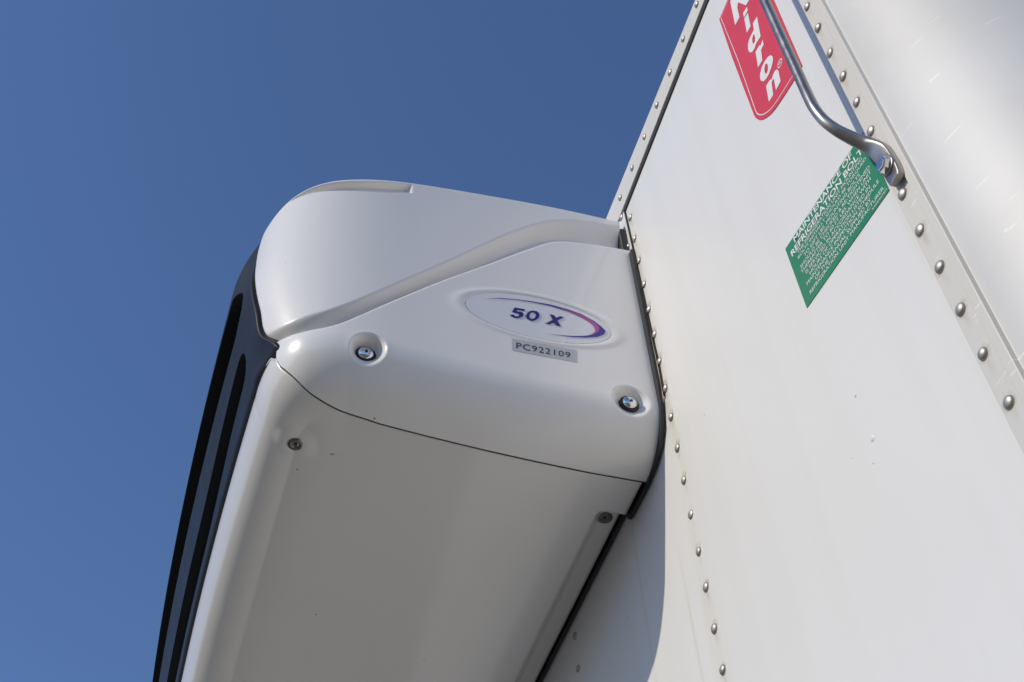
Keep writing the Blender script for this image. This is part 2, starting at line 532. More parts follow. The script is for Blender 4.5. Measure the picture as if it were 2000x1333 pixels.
# corner post: flange, rib, large rounded corner and side
prof = [(.5405, .0), (.5405, .0018), (.5395, .0026), (.5160, .0026), (.5152, .0058), (.5145, .0064), (.5055, .0064), (.5044, .0056), (.5036, .0012), (.5024, .0010)]
Rc = .179
for k in range(33):
    a = k / 32 * math.pi / 2
    prof.append((.5024 - Rc * math.sin(a), .0012 - Rc * (1 - math.cos(a))))
prof.append((HC0, -.40))
V = np.zeros((2, len(prof), 3))
for j, (h, n) in enumerate(prof):
    V[0, j] = (h, n, UB)
    V[1, j] = (h, n, RTOP)
me = grid('corner_post', V, flip=False)
face_towards(me, (-.5, 1, 0))
post = link('corner_post', me, M_POST, truck)
es = post.modifiers.new('edge', 'EDGE_SPLIT'); es.split_angle = math.radians(28)
for k in range(-5, 19):
    if k == 6:
        continue
    rivet(.5298, .7225 + .0594 * k, post, .0026, 1.02)

side = link('side_wall', box_mesh('side_wall', HC0, HC0 + .06, -5.2, -.401, UB, RTOP), M_WALL, truck)
side2 = link('side_wall', box_mesh('side_wall', HC1 - .06, HC1, -5.2, -.18, UB, RTOP), M_WALL, truck)
# far corner
V = np.zeros((2, 18, 3))
for j in range(18):
    a = min(j, 16) / 16 * math.pi / 2
    V[:, j, 0] = HC1 - .18 + .18 * math.sin(a); V[:, j, 1] = -.18 * (1 - math.cos(a)) - (.05 if j == 17 else 0)
    V[0, j, 2] = UB; V[1, j, 2] = RTOP
link('corner_post', face_towards(grid('corner_post', V), (.5, 1, 0)), M_POST, truck)
link('rear_wall', box_mesh('rear_wall', HC0 + .06, HC1 - .06, -5.2, -5.14, UB, RTOP), M_WALL, truck)
link('floor_pan', box_mesh('floor_pan', HC0 + .061, HC1 - .061, -5.13, -.061, UB, UB + .08), M_GASKET, truck)

# black sealant joint and roof rail
hs = np.linspace(.50, HC1 - .18, 60)
V = np.zeros((4, len(hs), 3))
for j, h in enumerate(hs):
    s = seal_u(h)
    for i, (du, n) in enumerate(((-.0058, .0005), (-.0050, .0022), (.0050, .0022), (.0058, .0005))):
        V[i, j] = (h, n, s + du)
link('roof_seal', face_towards(grid('roof_seal', V), (0, 1, 0)), M_SEAL, truck)
arc = [(RTOP + .06 * math.sin(a), .0034 - .06 * (1 - math.cos(a))) for a in np.linspace(0, math.pi / 2, 20)]
V = np.zeros((len(arc) + 3, len(hs), 3))
for j, h in enumerate(hs):
    s = seal_u(h) + .0064
    rows = [(s, .0003), (s, .0034), (s + .003, .0034)] + arc
    for i, (u, n) in enumerate(rows):
        V[i, j] = (h, n, u)
rail = link('roof_rail', face_towards(grid('roof_rail', V), (0, 1, .2)), M_POST, truck)
for k in range(-3, 12):
    h = .7203 + .0596 * k
    rivet(h, 1.8367 - .0368 * (h - .7203), rail, .0034, .95)
link('roof', box_mesh('roof', HC0 + .02, HC1 - .02, -5.18, -.058, RTOP + .001, RTOP + .060, .01), M_POST, truck)

# ------------------------------------------------------------------ refrigeration unit
H0, R, NC, RB = 1.082, .15, .44, .08
CEN = 1.88
S90 = NC + R * math.pi / 2
unit = thing('refrigeration_unit', 'white moulded refrigeration unit with black grille jutting out high on the box front', 'refrigeration unit')

def bow(h):
    return .017 * np.clip(1 - ((h - CEN) / .648) ** 2, 0, 1)

def tap(u):
    x = np.clip((1.56 - u) / .215, 0, 1)
    return .040 * x * x

def ubn(n):
    return 1.226 + .039 * np.clip(n / .5, 0, 1.06) ** 2

def cs(s):
    th = np.clip((s - NC) / R, 0, math.pi / 2)
    nb = np.where(s < NC, s, NC + (R - RB) * np.sin(th))
    return ubn(nb) + RB

# plan outline: straight end, eased round corner, straight front
_ps = np.linspace(-.05, NC + R * math.pi / 2 + .08, 4001)
_pt = np.cumsum(np.clip((_ps - (NC - .08)) / .16, 0, 1)) * (_ps[1] - _ps[0]) / R
_pt = np.minimum(_pt, math.pi / 2)
_dn = np.cos(_pt) * (_ps[1] - _ps[0]); _dh = np.sin(_pt) * (_ps[1] - _ps[0])
_pn = _ps[0] + np.cumsum(_dn); _ph = H0 + np.cumsum(_dh)
S90 = float(_ps[np.argmax(_pt >= math.pi / 2 - 1e-6)])
_pn -= np.interp(0, _ps, _pn)

def surf(s, w, off=0.0, inward=0.0):
    """outer skin: s runs along the plan outline (end, round corner, front), w down the profile"""
    s = np.asarray(s, float); w = np.asarray(w, float)
    s, w = np.broadcast_arrays(s, w)
    ss = np.minimum(s, S90)
    th = np.interp(ss, _ps, _pt)
    ex = np.maximum(s - S90, 0)
    c = cs(s)
    phi = np.clip((c - w) / RB, 0, math.pi / 2)
    u = np.where(w > c, w, c - RB * np.sin(phi))
    inn = RB * (1 - np.cos(phi)) + inward + np.maximum(0, c - RB * math.pi / 2 - w)
    nn, nh = np.sin(th), -np.cos(th)
    n = np.interp(ss, _ps, _pn)
    h = np.interp(ss, _ps, _ph) + ex
    q = np.clip(inn / R, 0, 1)
    k = off * np.cos(phi) - inn
    n2 = n + nn * k - tap(u) * np.sin(th) ** 2 * (1 - q) + bow(h) * (ex > 0) * (1 - q)
    h2 = h + nh * k
    u2 = u - off * np.sin(phi)
    return np.stack([h2, n2, u2], -1)

def w_of_u(s, u):
    c = float(cs(np.array(s)))
    if u > c:
        return u
    return c - RB * math.asin(min(1, (c - u) / RB))

def curve(tab):
    xs, ys = zip(*tab)
    xs = np.array(xs); ys = np.array(ys)
    # monotone-ish smooth interpolation (Catmull-Rom on a non-uniform table)
    m = np.gradient(ys, xs)
    def f(x):
        x = np.asarray(x, float)
        xc = np.clip(x, xs[0], xs[-1])
        i = np.clip(np.searchsorted(xs, xc) - 1, 0, len(xs) - 2)
        d = xs[i + 1] - xs[i]
        t = (xc - xs[i]) / d
        return ((2 * t**3 - 3 * t**2 + 1) * ys[i] + (t**3 - 2 * t**2 + t) * d * m[i]
                + (-2 * t**3 + 3 * t**2) * ys[i + 1] + (t**3 - t**2) * d * m[i + 1])
    return f

U_TOP = curve([(0, 1.757), (.11, 1.757), (.243, 1.748), (.37, 1.734), (.45, 1.720), (.50, 1.713), (.533, 1.706), (.569, 1.692), (.60, 1.672), (.62, 1.656), (.64, 1.635)])
G_TOP = curve([(0, 1.735), (.05, 1.732), (.087, 1.726), (.12, 1.714), (.15, 1.697), (.204, 1.650), (.288, 1.559), (.381, 1.460), (.42, 1.421), (.451, 1.395), (.48, 1.379), (.511, 1.373), (.562, 1.374), (.597, 1.386), (.64, 1.39)])
G_MID = curve([(0, 1.698), (.07, 1.695), (.117, 1.686), (.162, 1.658), (.21, 1.610), (.289, 1.526), (.38, 1.432), (.42, 1.396), (.45, 1.374), (.48, 1.361), (.511, 1.356), (.547, 1.359), (.58, 1.366), (.64, 1.37)])
CREASE = curve([(0, 1.677), (.074, 1.670), (.110, 1.663), (.138, 1.652), (.172, 1.624), (.249, 1.553), (.321, 1.487), (.395, 1.414), (.436, 1.375), (.46, 1.357), (.478, 1.350), (.51, 1.348), (.547, 1.354), (.575, 1.361), (.64, 1.365)])
S_EDGE = curve([(1.33, .566), (1.352, .570), (1.365, .580), (1.385, .596), (1.45, .607), (1.507, .618), (1.569, .629), (1.63, .629), (1.66, .618), (1.70, .600)])
SL_LO = curve([(.36, 1.701), (.37, 1.699), (.40, 1.688), (.435, 1.682), (.475, 1.680), (.507, 1.683), (.54, 1.685), (.56, 1.684), (.58, 1.681)])
SL_HI = curve([(.36, 1.726), (.37, 1.7245), (.40, 1.718), (.435, 1.711), (.475, 1.7065), (.507, 1.703), (.54, 1.695), (.56, 1.687), (.58, 1.678)])

EC, EA, EB = (.1729, 1.4449), .1123, .0481
BOLTS = [(.4195, 1.312, .0185, .0215), (.0475, 1.3025, .0115, .0235)]

def panel_off(s, w):
    """relief of the end panel: emblem seat and bolt dimples"""
    S = surf(s, w)
    u = S[..., 2]
    off = np.zeros_like(u)
    r = np.sqrt(((s - EC[0]) / EA) ** 2 + ((u - EC[1]) / EB) ** 2)
    off += .0017 * np.exp(-((r - 1.09) / .09) ** 2) * (r > 1.0) + .0017 * math.exp(-1.0) * (r <= 1.0) * smst(.93, 1.0, r)
    off -= .0030 * (1 - smst(.975, 1.0, r))
    c = cs(s)
    phi = np.clip((c - w) / RB, 0, math.pi / 2)
    inn = RB * (1 - np.cos(phi))
    for n0, u0, dep, rad in BOLTS:
        d = np.sqrt((s - n0) ** 2 + (u - u0) ** 2)
        m = 1 - smst(rad * .58, rad * 1.28, d)
        off -= m * np.maximum(0, dep - inn) / np.maximum(np.cos(phi), .5)
        off += .0004 * np.exp(-((d - rad * 1.2) / (rad * .22)) ** 2)
    # rolled top edge against the groove
    e = CREASE(s) - w
    off -= .0030 * np.clip(1 - e / .007, 0, 1) ** 2
    return off

def cover_off(s, w):
    gt, gm_, cr, ut = G_TOP(s), G_MID(s), CREASE(s), U_TOP(s)
    off = np.zeros_like(w)
    D1 = .0185
    # face turning down into the groove (upper flank) and floor rising again to the crease
    t1 = np.clip((gt + .006 - w) / (gt + .006 - gm_), 0, 1)
    f1 = t1 * t1 * (3 - 2 * t1)
    t2 = np.clip((gm_ - w) / (gm_ - cr + 1e-6), 0, 1.3)
    f = np.where(w > gm_, f1, 1 - .45 * np.clip(t2, 0, 1) ** 1.3)
    fade = 1 - .35 * smst(.50, .60, s)
    off -= D1 * f * fade
    # top edge rounding
    rt = .009
    y = np.clip(w - (ut - rt), 0, rt * .9995)
    off -= rt - np.sqrt(rt * rt - y * y)
    # front edge of the moulding turns in a little
    se = S_EDGE(w)
    y = np.clip(s - (se - .005), 0, .00499)
    off -= .005 - np.sqrt(.005 ** 2 - y * y)
    # long finger recess under the top edge
    a = smst(0, .0022, w - SL_LO(s)) * smst(0, .005, SL_HI(s) - w)
    b = smst(.366, .373, s) * (1 - smst(.55, .572, s))
    off -= .011 * a * b
    return off

# --- upper moulded cover
def cover_mesh():
    s0 = .014
    nc = 300
    tt = np.linspace(0, 1, nc)
    lev = np.unique(np.concatenate([np.linspace(-.08, .87, 190), np.linspace(.80, .985, 90), 1 - .10 * (1 - np.linspace(0, 1, 24)) ** 2]))
    V = np.zeros((len(lev) + 1, nc, 3))
    for i, lv in enumerate(lev):
        # the front edge of each row follows the moulding's front edge
        s = s0 + (.60 - s0) * tt
        for _ in range(6):
            w = CREASE(s) + lv * (U_TOP(s) - CREASE(s))
            s = s0 + (S_EDGE(w[-1]) - s0) * tt
        w = CREASE(s) + lv * (U_TOP(s) - CREASE(s))
        o = cover_off(s, w)
        if lv < 0:
            o = o - .004
        V[i] = surf(s, w, o)
    V[-1] = surf(s, U_TOP(s), cover_off(s, U_TOP(s)), .06)
    return V
VC = cover_mesh()
cover = link('top_cover', face_towards(grid('top_cover', VC), (-1, .4, 0)), M_SHELL, unit)
so = cover.modifiers.new('thickness', 'SOLIDIFY'); so.thickness = .0035; so.offset = -1

# --- end panel with the emblem
W_SEAM = curve([(0, 88), (.40, 88), (.45, 84), (.488, 74), (.521, 60), (.545, 43), (.560, 32), (.572, 22), (.580, 10)])
def panel_mesh():
    s0, s1 = .004, .5795
    sc = np.unique(np.concatenate([np.linspace(s0, s1, 330), np.linspace(.02, .085, 60), np.linspace(.392, .452, 60)]))
    wt = CREASE(sc)
    wb = cs(sc) - RB * np.radians(np.clip(W_SEAM(sc), 3, 89))
    wb = np.minimum(wb, wt - .004)
    lev = np.unique(np.concatenate([np.linspace(0, 1, 260), np.linspace(0, .03, 14)]))
    V = np.zeros((len(lev), len(sc), 3))
    for i, lv in enumerate(lev):
        w = wt + (wb - wt) * lv
        V[i] = surf(sc, w, panel_off(sc, w))
    return V
panel = link('end_panel', face_towards(grid('end_panel', panel_mesh()), (-1, .2, -.2)), M_SHELL, unit)
so = panel.modifiers.new('thickness', 'SOLIDIFY'); so.thickness = .0028; so.offset = -1

sg = np.linspace(.006, .578, 220)  # dark ribbon laid in the panel gap, colouring in its shade
wsg = cs(sg) - RB * np.radians(np.clip(W_SEAM(sg), 3, 89))
V = np.stack([surf(sg, wsg + .003, -.0040), surf(sg, wsg - .0002, -.0012), surf(sg, wsg - .0034, -.0012), surf(sg, wsg - .0050, -.0040)])
link('seam_shade_strip', face_towards(grid('seam_shade_strip', V), (-.5, 0, -1)), plain('seam_shade_brown', (.045, .038, .028), .7, var=.4), unit)

# --- lower shell: chin, underside, lip in front
SCREWS = [(.484, 1.240, .0105), (.030, 1.262, .011)]
HE = 2 * CEN - H0
def shell_relief(V):
    h, n, u = V[..., 0], V[..., 1], V[..., 2]
    lift = .020 * (1 - smst(.036, .056, n)) * smst(1.228, 1.246, h) * (1 - smst(HE - .16, HE - .14, h))
    d = np.sqrt((n - SCREWS[0][0]) ** 2 + (h - SCREWS[0][1]) ** 2)
    boss = .0032 * (1 - smst(.013, .034, d))
    V[..., 2] = u + lift - boss
    V[..., 1] = n + boss * .5
    return V
def shell_mesh():
    a = np.unique(np.concatenate([np.linspace(.012, NC, 90), np.linspace(.03, .06, 16)]))
    b = np.unique(np.concatenate([np.linspace(NC, S90, 90)[1:], [.5805, .5815]]))
    hf = np.unique(np.concatenate([np.linspace(0, .9, 220), np.linspace(.9, 2 * (CEN - H0 - R), 40)]))[1:]
    c = S90 + hf
    sc = np.concatenate([a, b, c])
    bot = cs(sc) - RB * math.pi / 2 - .012
    seam = cs(sc) - RB * np.radians(np.clip(W_SEAM(sc), 3, 89))
    under = sc < .581
    front = smst(.581, .600, sc)
    gap = np.where(under, seam - .0032, 1.330 + .0135 * front)
    top = np.where(under, seam + .012, gap + .0006)
    rows = []
    for lv in np.linspace(0, 1, 6):
        w = top + (gap - top) * lv
        rows.append(surf(sc, w, np.where(under, -.0105, -.003 * (1 - lv))))
    g2 = gap - .0005
    for lv in np.linspace(0, 1, 40):
        w = g2 + (bot - g2) * lv
        rows.append(surf(sc, w, -.0006 - .0012 * np.exp(-lv * 40)))
    last = rows[-1]
    du = last[:, 2] - ubn(last[:, 1])
    for q in np.linspace(0, 1, 36)[1:]:
        r_ = surf(sc, bot, -.0006, (R - RB - .012) * q)
        r_[:, 2] = ubn(r_[:, 1]) + .0006 + (du - .0006) * (1 - q) ** 2
        rows.append(r_)
    A = np.array(rows)
    na, nb = len(a), len(b)
    A[-1, na - 1:na + nb] = A[-1, na - 1]
    nf = float(A[-1, -1, 1])
    A = shell_relief(A)
    # flat middle of the underside: n columns of a, h rows of the front
    B = np.zeros((len(hf) + 1, na, 3))
    for i, hh in enumerate(np.concatenate([[0], hf])):
        B[i, :, 0] = A[-1, na - 1, 0] + hh
        B[i, :, 1] = a * (nf / a[-1])
        B[i, :, 2] = ubn(B[i, :, 1]) + .0006
    B = shell_relief(B)
    B[0] = A[-1, :na]
    B[1:, -1] = A[-1, na + nb:]
    vv = np.concatenate([A.reshape(-1, 3), B.reshape(-1, 3)])
    vv[:, 2] += Z0
    F = grid_faces(A.shape[0], A.shape[1]) + grid_faces(B.shape[0], B.shape[1], True, A.shape[0] * A.shape[1])
    me = mesh('bottom_panel', vv, F)
    bm = bmesh.new(); bm.from_mesh(me)
    bmesh.ops.remove_doubles(bm, verts=bm.verts[:], dist=.00015)
    bmesh.ops.recalc_face_normals(bm, faces=bm.faces[:])
    bm.to_mesh(me); bm.free()
    me.polygons.foreach_set('use_smooth', [True] * len(me.polygons))
    return face_towards(me, (-.1, .1, -1))
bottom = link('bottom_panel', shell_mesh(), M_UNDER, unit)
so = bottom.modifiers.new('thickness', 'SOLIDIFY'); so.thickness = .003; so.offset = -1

# --- the far end of the unit, mirrored
def mirrored(src, name):
    me = src.data.copy()
    for v in me.vertices:
        v.co.x = 2 * CEN - v.co.x
    me.flip_normals()
    o = link(name, me, None, unit)
    so = o.modifiers.new('thickness', 'SOLIDIFY'); so.thickness = .003; so.offset = -1
    return o
mirrored(cover, 'top_cover')
mirrored(panel, 'end_panel')
# lid over the top and front header between the two covers
ls = np.linspace(.014, .60, 60)
ring = surf(ls, U_TOP(ls), cover_off(ls, U_TOP(ls)), .05)
V = np.zeros((2, len(ls), 3)); V[0] = ring; V[1] = ring; V[1, :, 0] = 2 * CEN - ring[:, 0]
link('lid', face_towards(grid('lid', V), (0, 0, 1)), M_SHELL, unit)

# --- black front grille with long slots
GP = curve([(1.30, .545), (1.345, .5535), (1.40, .566), (1.45, .5775), (1.50, .590), (1.54, .599), (1.58, .604), (1.62, .603), (1.66, .594), (1.69, .580), (1.71, .562)])
SLOTS = [(1.392, 1.447, 1.240), (1.490, 1.572, 1.222), (1.606, 1.632, 1.262)]
WARP = curve([(1.33, 0), (1.346, 0), (1.392, -.030), (1.447, -.022), (1.490, 0), (1.72, 0)])
def grille():
    u = [1.340, 1.3445, 1.349]
    u += list(np.linspace(1.352, 1.660, 110))
    for a, b, _ in SLOTS:
        u += [a - .004, a - .002, a, a + .0012, b - .0012, b, b + .002, b + .004]
    u = np.unique(np.round(u, 5))
    t = np.unique(np.concatenate([np.linspace(0, .010, 28), np.linspace(0, .13, 90), np.linspace(.13, .95, 120), np.linspace(.95, HE - 1.16, 30)]))
    V = np.zeros((len(u), len(t), 3))
    dep = np.zeros((len(u), len(t)))
    for i, uu in enumerate(u):
        e = surf(S_EDGE(uu) - .006, max(uu, 1.345), -.009)
        h = e[0] + t
        # far end closes symmetrically
        hm = np.minimum(h, 2 * CEN - h)
        uw = uu + WARP(uu) * smst(1.22, 1.62, hm)
        n = GP(uw) + bow(h)
        x = np.clip((hm - e[0]) / .0075, 0, 1)
        side = (1 - (1 - x) ** 3.5) ** (1 / 3.5)
        step = np.minimum(.0165 - .0085 * float(smst(1.50, 1.64, uu)), np.maximum(n - e[1], .004))
        n = e[1] + step * side + (n - e[1] - step) * smst(0, .075, hm - e[0])
        if uu < 1.346:
            n = n - (1.346 - uu) * .9
        d = np.zeros_like(t)
        for a, b, hs_ in SLOTS:
            # rounded slot, signed distance in (h, u)
            mid, hw = (a + b) / 2, (b - a) / 2
            r_ = hw * .95
            qx = (hs_ + r_ * 1.6) - hm
            qy = abs(uu - mid) - (hw - r_)
            sd = np.where(qx > 0, np.sqrt((qx / 1.6) ** 2 + max(qy, 0) ** 2), max(qy, 0)) - r_
            d = np.maximum(d, np.clip(-sd / .0030, 0, 1))
        dep[i] = d
        V[i, :, 0] = h
        V[i, :, 1] = n - .05 * d - .0015 * (d > 0)
        V[i, :, 2] = uw
    return u, t, V, dep
gu, gt_, VG, GD = grille()
fm = np.ones((len(gu) - 1, len(gt_) - 1), bool)
deep = (GD[:-1, :-1] > .98) & (GD[1:, :-1] > .98) & (GD[:-1, 1:] > .98) & (GD[1:, 1:] > .98)
split_h = 1.31
rows_mid = (gu[:-1] + gu[1:]) / 2
def bar_mask(lo, hi):
    m = np.zeros_like(fm)
    for i, um in enumerate(rows_mid):
        if lo < um < hi:
            m[i, (VG[i, :-1, 0] > split_h) & (VG[i, :-1, 0] < 2 * CEN - split_h)] = True
    return m
bars = [bar_mask(SLOTS[0][1] - .002, SLOTS[1][0] + .002), bar_mask(SLOTS[1][1] - .002, SLOTS[2][0] + .002)]
frame_mask = fm & ~deep
for b_ in bars:
    frame_mask &= ~b_
grl = link('grille', face_towards(grid('grille', VG, keep=frame_mask), (0, 1, 0)), M_GRILLE, unit)
for b_ in bars:
    link('grille_bar', face_towards(grid('grille_bar', VG, keep=b_ & ~deep), (0, 1, 0)), M_GRILLE, grl)
VB = VG[:, ::6].copy(); VB[..., 1] = np.minimum(VB[..., 1], .50); VB[..., 0] = np.clip(VB[..., 0], 1.20, 2 * CEN - 1.20)
link('grille_backing', face_towards(grid('grille_backing', VB), (0, 1, 0)), M_CAVITY, grl)
# dark duct wall seen in the notch between cover, end panel and grille
ds = np.linspace(.535, .605, 24); dw = np.linspace(1.318, 1.40, 24)
V = np.array([[surf(a_, max(w_, 1.346), -.013) for a_ in ds] for w_ in dw]); V[..., 2] = dw[:, None]
link('duct_wall', face_towards(grid('duct_wall', V), (-1, 1, 0)), M_CAVITY, unit)

# --- mounting frame, gasket and backing plate against the wall
fo = [(1.0715, 1.662), (1.0712, 1.34), (1.074, 1.300), (1.084, 1.262), (1.100, 1.240), (1.125, 1.227), (1.16, 1.2215), (1.232, 1.2215), (1.244, 1.2440), (2 * CEN - 1.16, 1.2440), (2 * CEN - 1.100, 1.240), (2 * CEN - 1.074, 1.30), (2 * CEN - 1.0715, 1.662)]
me = prism('mounting_frame', [fo], lambda h, u: P(h, .0075, u), lambda h, u: P(h, .0034, u))
link('mounting_frame', face_towards(me, (0, 1, 0)), M_GASKET, unit)
me = prism('gasket', [[(1.099, 1.665), (1.099, 1.31), (1.115, 1.280), (1.16, 1.262), (1.2, 1.262), (2 * CEN - 1.2, 1.262), (2 * CEN - 1.086, 1.30), (2 * CEN - 1.086, 1.665)]],
           lambda h, u: P(h, .030, u), lambda h, u: P(h, .0076, u))
link('gasket', me, M_RUBBER, unit)
link('foam_block', box_mesh('foam_block', 1.0835, 1.125, .0014, .0150, 1.666, 1.737, .004), M_GASKET, unit)
po = [(1.0775, 1.782), (1.0735, 1.6413), (1.0683, 1.3671), (1.0700, 1.3091), (1.0844, 1.3000), (2.4, 1.3000), (2.4, 1.782)]
plate = link('backing_plate', face_towards(prism('backing_plate', [po], lambda h, u: P(h, .0030, u), lambda h, u: P(h, .0002, u)), (0, 1, 0)), M_WALL, unit)
pe = [(h - .0010, u) for h, u in po[:4]] + [(h + .0006, u) for h, u in po[:4]][::-1]
link('plate_joint', face_towards(prism('plate_joint', [pe], lambda h, u: P(h, .0034, u), lambda h, u: P(h, .0001, u)), (0, 1, 0)), M_SEAL, unit)
for h, u in ((1.0910, 1.7794), (1.0863, 1.6884), (1.0824, 1.3299)):
    rivet(h, u, plate, .0030)

# --- emblem, label, lettering on the end panel
def on_end(d):
    return lambda n, u: P(H0 - d, n, u)
el = [(EC[0] + .985 * EA * math.cos(a), EC[1] + .985 * EB * math.sin(a)) for a in np.linspace(0, 2 * math.pi, 96, endpoint=False)]
emb = link('emblem', face_towards(prism('emblem', [el], on_end(.0004), on_end(-.0028)), (-1, 0, 0)), M_EMBLEM, unit)
emb['label'] = 'white oval badge with navy characters and a violet swoosh'
def decal(name, loops, d, mat, parent):
    return link(name, face_towards(prism(name, loops, on_end(d)), (-1, 0, 0)), mat, parent)
decal('swoosh', [PURPLE], .00125, M_PURPLE, emb)
decal('swoosh', [PINK], .00160, M_PINK, emb)
decal('numeral', [FIVE], .00125, M_BLUE, emb)
decal('numeral', ZERO, .00125, M_BLUE, emb)
decal('letter', [EX], .00125, M_BLUE, emb)
def on_panel(n, u, d):
    n_, u_ = np.array(n, float), np.array(u, float)
    q = surf(n_, u_, panel_off(n_, u_) + d)
    return P(*[float(v) for v in q])
gx = np.linspace(0, 1, 24); gy = np.linspace(0, 1, 10)
TGC = [np.array(p) for p in TAG]
V = np.zeros((10, 24, 3))
for i, y in enumerate(gy):
    for j, x in enumerate(gx):
        q = (TGC[0] * (1 - x) + TGC[1] * x) * (1 - y) + (TGC[3] * (1 - x) + TGC[2] * x) * y
        V[i, j] = on_panel(q[0], q[1], .0004)
V[..., 2] -= Z0
tg = link('number_label', face_towards(grid('number_label', V), (-1, 0, 0)), M_TAG, unit)
tg['label'] = 'grey strip label with dark serial characters'
vv, ff, _ = text_geo('PC922109', .0, 0, 1.12)
tl, tr, br, bl = [np.array(p) for p in TAG_TEXT]
pts = []
for x, y in vv:
    q = (tl * (1 - x) + tr * x) * y + (bl * (1 - x) + br * x) * (1 - y)
    pts.append(on_panel(q[0], q[1], .0008))
link('lettering', face_towards(mesh('lettering', pts, ff, False), (-1, 0, 0)), M_INK, tg)

# --- bolts on the end panel
dome = [(.0108, 0.0), (.0108, .0022)]
for k in range(1, 8):
    a = k / 8 * math.pi / 2 * .92
    dome.append((.0108 * math.cos(a), .0022 + .0048 * math.sin(a)))
hexr = dome[-1][0]
dome += [(.0030, .0070), (.0028, .0035), (.0003, .0033)]
bolt_me = lathe_mesh('bolt', dome, 28)
hex_me = mesh('socket_shade', [(.0029 * math.cos(k * math.pi / 3), .0029 * math.sin(k * math.pi / 3), .0) for k in range(6)], [tuple(range(6))], False)  # flat black disc, stands for the darkness down the hex hole
wash_me = lathe_mesh('washer', [(.0104, .0008), (.0112, .0022), (.0128, .0026), (.0142, .0016), (.0146, 0), (.0146, -.003)], 32, False)
for (n0, u0, dep, rad) in BOLTS:
    ax = (-1, .03, -.05)
    b = link('bolt', bolt_me, M_CHROME, unit)
    place(b, (H0 + dep - (.0005 if n0 > .2 else .0040), n0, u0), ax)
    w = link('washer', wash_me, M_RUBBER, b)
    w.location = (0, 0, -.0012)
    k_ = link('socket_shade', hex_me, M_RUBBER, b); k_.location = (0, 0, .0058)
sock = lathe_mesh('screw', [(.0112, -.006), (.0112, .0012), (.0098, .0026), (.0056, .0024), (.0046, .0014), (.0040, -.0005), (.0022, -.0006), (.0021, -.0035), (.0002, -.0036)], 26)
def shell_point(n, h):
    dg = bpy.context.evaluated_depsgraph_get()
    o = Vector(P(h, n, 0.2)); ok, loc, nor, idx = bottom.data and bottom.ray_cast(o, Vector((0, 0, 1)))
    return ok, loc, nor
bpy.context.view_layer.update()
for n, h, r_ in SCREWS:
    ok, loc, nor = shell_point(n, h)
    if ok:
        o = link('screw', sock, M_STEEL_DK, unit)
        place(o, (loc.x, loc.y, loc.z - Z0 - .0002), nor if nor.z < 0 else -nor)
        k_ = link('socket_shade', hex_me, M_RUBBER, o); k_.location = (0, 0, .0004); k_.scale = (1.25, 1.25, 1)

# ------------------------------------------------------------------ red maker's sign
SIGN_TOP = 1.7213
outl = SIGN_OUTLINE[:-3] + [(.5800, 1.3768), (.5785, 1.4634), (.5768, 1.5604), (.5755, SIGN_TOP)]
sign = thing('maker_sign', 'red sign with rounded lower corner and slanting white letters on the white wall', 'sign')
link('sign_face', face_towards(prism('sign_face', [outl], lambda h, u: P(h, .0011, u), lambda h, u: P(h, .0001, u)), (0, 1, 0)), M_RED, sign)
ln = np.array(SIGN_LINE + [(.5850, 1.716)])
cen = np.array([.635, 1.56])
loop_in = []
N_ = len(ln)
for i in range(N_):
    a, b = ln[i - 1], ln[(i + 1) % N_]
    t_ = (b - a) / np.linalg.norm(b - a)
    nrm = np.array([-t_[1], t_[0]])
    if nrm @ (cen - ln[i]) < 0:
        nrm = -nrm
    loop_in.append(tuple(ln[i] + nrm * .0014))
bv = [P(p[0], .0015, p[1]) for p in ln] + [P(p[0], .0015, p[1]) for p in loop_in]
bf = [(i, (i + 1) % N_, N_ + (i + 1) % N_, N_ + i) for i in range(N_)]
link('border_line', face_towards(mesh('border_line', bv, bf, False), (0, 1, 0)), M_WHITEPRINT, sign)
for key, loops in SIGN_LETTERS.items():
    link('letter', face_towards(prism('letter', loops, lambda h, u: P(h, .0015, u)), (0, 1, 0)), M_WHITEPRINT, sign)
c0, c1, c2 = [np.array(p) for p in SIGN_REG]
cc = np.array([.6115, 1.4413])
ang = np.linspace(0, 2 * math.pi, 28, endpoint=False)
ro = [(cc[0] + .0064 * math.cos(a), cc[1] + .0064 * math.sin(a)) for a in ang]
ri = [(cc[0] + .0050 * math.cos(a), cc[1] + .0050 * math.sin(a)) for a in ang]
link('mark_ring', face_towards(prism('mark_ring', [ro, ri], lambda h, u: P(h, .0015, u)), (0, 1, 0)), M_WHITEPRINT, sign)
vv, ff, _ = text_geo('R', .01)
link('letter', face_towards(mesh('letter', [P(cc[0] + (y - .5) * -.0062 * -1, .0015, cc[1] - (x - .5) * .0056) for x, y in vv], ff, False), (0, 1, 0)), M_WHITEPRINT, sign)

